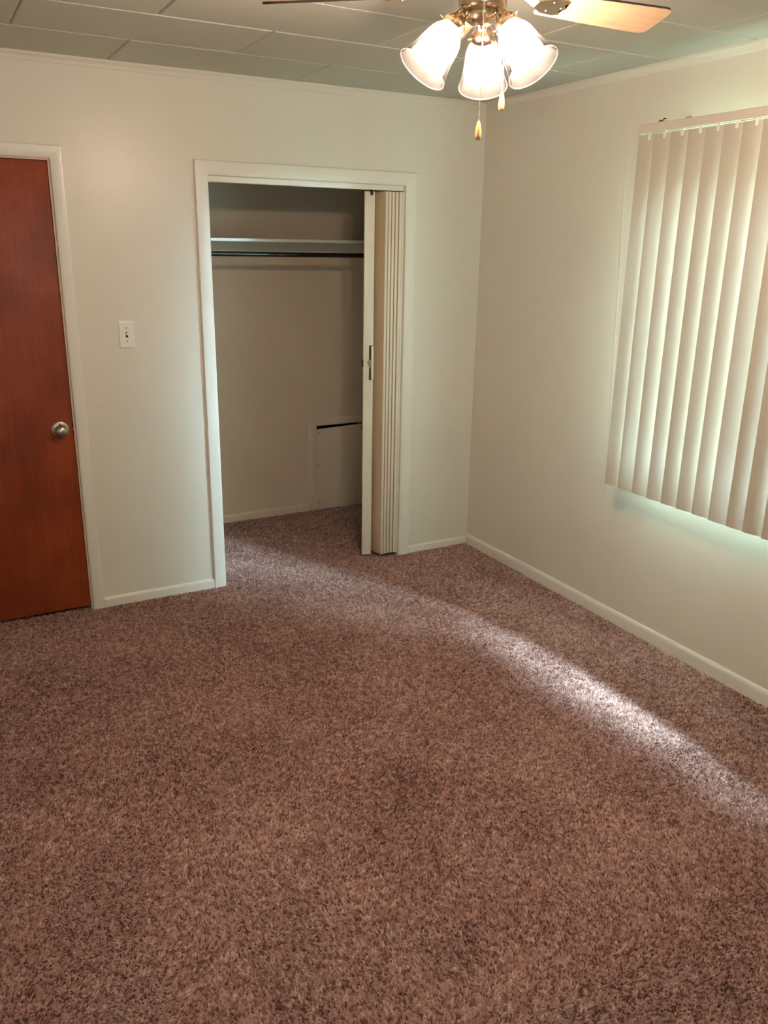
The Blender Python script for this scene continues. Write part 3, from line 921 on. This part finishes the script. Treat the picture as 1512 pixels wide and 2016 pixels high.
# shade profile in its own frame: z = 0 at the rim, +z towards the neck
outer = [(RIM, 0.0), (0.0605, 0.006), (0.0560, 0.018), (0.0515, 0.034), (0.0480, 0.052), (0.0455, 0.070), (0.0425, 0.086), (0.0370, 0.100), (0.0300, 0.110), (0.0255, SL)]
def dense(p, m=3):
    out = []
    for (a, b), (c, d) in zip(p[:-1], p[1:]):
        for k in range(m):
            t = k / m
            out.append((a + (c - a) * t, b + (d - b) * t))
    return out + [p[-1]]
def shade_bm():
    bm = bmesh.new()
    o_ = dense(outer, 2)
    i_ = [(r - 0.0026, z) for r, z in o_]
    lathe(bm, o_ + i_[::-1], 48, None, close=True)
    for v in bm.verts:                      # shallow flutes in the pressed glass
        a = math.atan2(v.co.y, v.co.x)
        q = 1 + 0.008 * math.cos(16 * a) * min(1, v.co.z / 0.02) * max(0, 1 - v.co.z / SL)
        v.co.x *= q; v.co.y *= q
    return bm
def rim_bm():
    bm = bmesh.new()
    prof = [(RIM - 0.0012 + 0.0015 * math.cos(a), -0.0010 + 0.0015 * math.sin(a)) for a in [2 * math.pi * k / 8 for k in range(8)]]
    lathe(bm, prof, 64, None, close=True)
    return bm
def bulb_bm():
    bm = bmesh.new()
    prof = [(0, 0.030), (0.010, 0.0315), (0.019, 0.036), (0.0255, 0.044), (0.0280, 0.054), (0.0265, 0.064), (0.0215, 0.076), (0.0155, 0.088), (0.0130, 0.098), (0, 0.098)]
    lathe(bm, prof, 28)
    return bm
def socket_bm():
    bm = bmesh.new()
    lathe(bm, [(0, 0.099), (0.0135, 0.099), (0.0135, SL - 0.004), (0.0285, SL - 0.004), (0.0300, SL + 0.002), (0.0290, SL + 0.010), (0.0240, SL + 0.018), (0.0170, SL + 0.026), (0.0150, SL + 0.034), (0, SL + 0.036)], 32)
    for a in (0.3, 0.3 + 2.094, 0.3 + 4.189):
        c, s = math.cos(a), math.sin(a)
        tube(bm, [(0.026 * c, 0.026 * s, SL + 0.004), (0.038 * c, 0.038 * s, SL + 0.004)], 0.0022, 8)
    return bm
shade0 = sock0 = None
for k in range(3):
    az = AZ0 + k * 2 * math.pi / 3
    e = Vector((math.cos(az), math.sin(az), 0))
    t = Vector((-math.sin(az), math.cos(az), 0))
    ax = e * math.sin(TLT) - Vector((0, 0, 1)) * math.cos(TLT)       # pointing out of the mouth
    zdir = -ax
    xdir = t
    ydir = zdir.cross(xdir)
    c = e * RR + Vector((0, 0, fz(ZR)))
    F = Matrix(((xdir.x, ydir.x, zdir.x, c.x), (xdir.y, ydir.y, zdir.y, c.y), (xdir.z, ydir.z, zdir.z, c.z), (0, 0, 0, 1)))
    if k == 0:
        sh0 = obj('glass_shade', shade_bm(), 'shade', fan, True)
        rim0 = obj('shade_rim', rim_bm(), 'shade_rim', sh0, True)
        bulb0 = obj('light_bulb', bulb_bm(), 'bulb', sh0, True)
        s_ = sh0
    else:
        s_ = share(sh0, 'glass_shade', fan)
        share(rim0, 'shade_rim', s_)
        share(bulb0, 'light_bulb', s_)
    s_.matrix_basis = F
    # arm from the fitter to the socket
    bm = bmesh.new()
    tip = c + zdir * (SL + 0.030)
    p0 = e * 0.030 + Vector((0, 0, fz(2.231)))
    p1 = e * 0.050 + Vector((0, 0, fz(2.238)))
    pts = []
    ctrl = [p0, p1, tip + zdir * 0.012, tip]
    for q in range(9):
        u = q / 8
        pts.append(ctrl[0] * (1 - u) ** 3 + ctrl[1] * 3 * u * (1 - u) ** 2 + ctrl[2] * 3 * u * u * (1 - u) + ctrl[3] * u ** 3)
    tube(bm, pts, [0.011, 0.0105, 0.010, 0.010, 0.0105, 0.0115, 0.013, 0.0145, 0.0155], 14)
    arm = obj('light_arm', bm, 'brass', fan, True)
    if k == 0:
        sock0 = obj('socket', socket_bm(), 'brass', arm, True)
        s2 = sock0
    else:
        s2 = share(sock0, 'socket', arm)
    s2.matrix_basis = F
# pull chains
def pull(px, py, ztop, zbot, lbl):
    bm = bmesh.new()
    z = ztop
    d = math.hypot(px, py)
    while z > zbot + 0.030:
        bmesh.ops.create_icosphere(bm, subdivisions=1, radius=0.0016, matrix=Matrix.Translation((px, py, fz(z))))
        z -= 0.0034
    tube(bm, [(px, py, fz(ztop)), (px, py, fz(zbot + 0.036))], 0.0005, 6)
    tube(bm, [(px * 0.80, py * 0.80, fz(ztop)), (px * 1.02, py * 1.02, fz(ztop))], 0.003, 8)
    ch = obj('pull_chain', bm, 'chain', fan, True)
    bm = bmesh.new()
    lathe(bm, [(0, 0.0), (0.0045, 0.0006), (0.0068, 0.004), (0.0074, 0.010), (0.0072, 0.018), (0.0060, 0.028), (0.0042, 0.037), (0.0022, 0.042), (0, 0.043)], 20)
    k_ = obj('pull_knob', bm, 'pull', ch, True)
    k_.location = (px, py, fz(zbot))
fwa = math.radians(55.75)
v1 = Vector((math.cos(fwa + math.pi), math.sin(fwa + math.pi)))
vr = Vector((math.cos(fwa - math.pi / 2), math.sin(fwa - math.pi / 2)))
P1 = v1 * 0.057 + vr * 0.004
P2 = vr * 0.0565 + v1 * 0.010
pull(P1.x, P1.y, 2.262, 1.955, 'front')
pull(P2.x, P2.y, 2.262, 2.026, 'side')
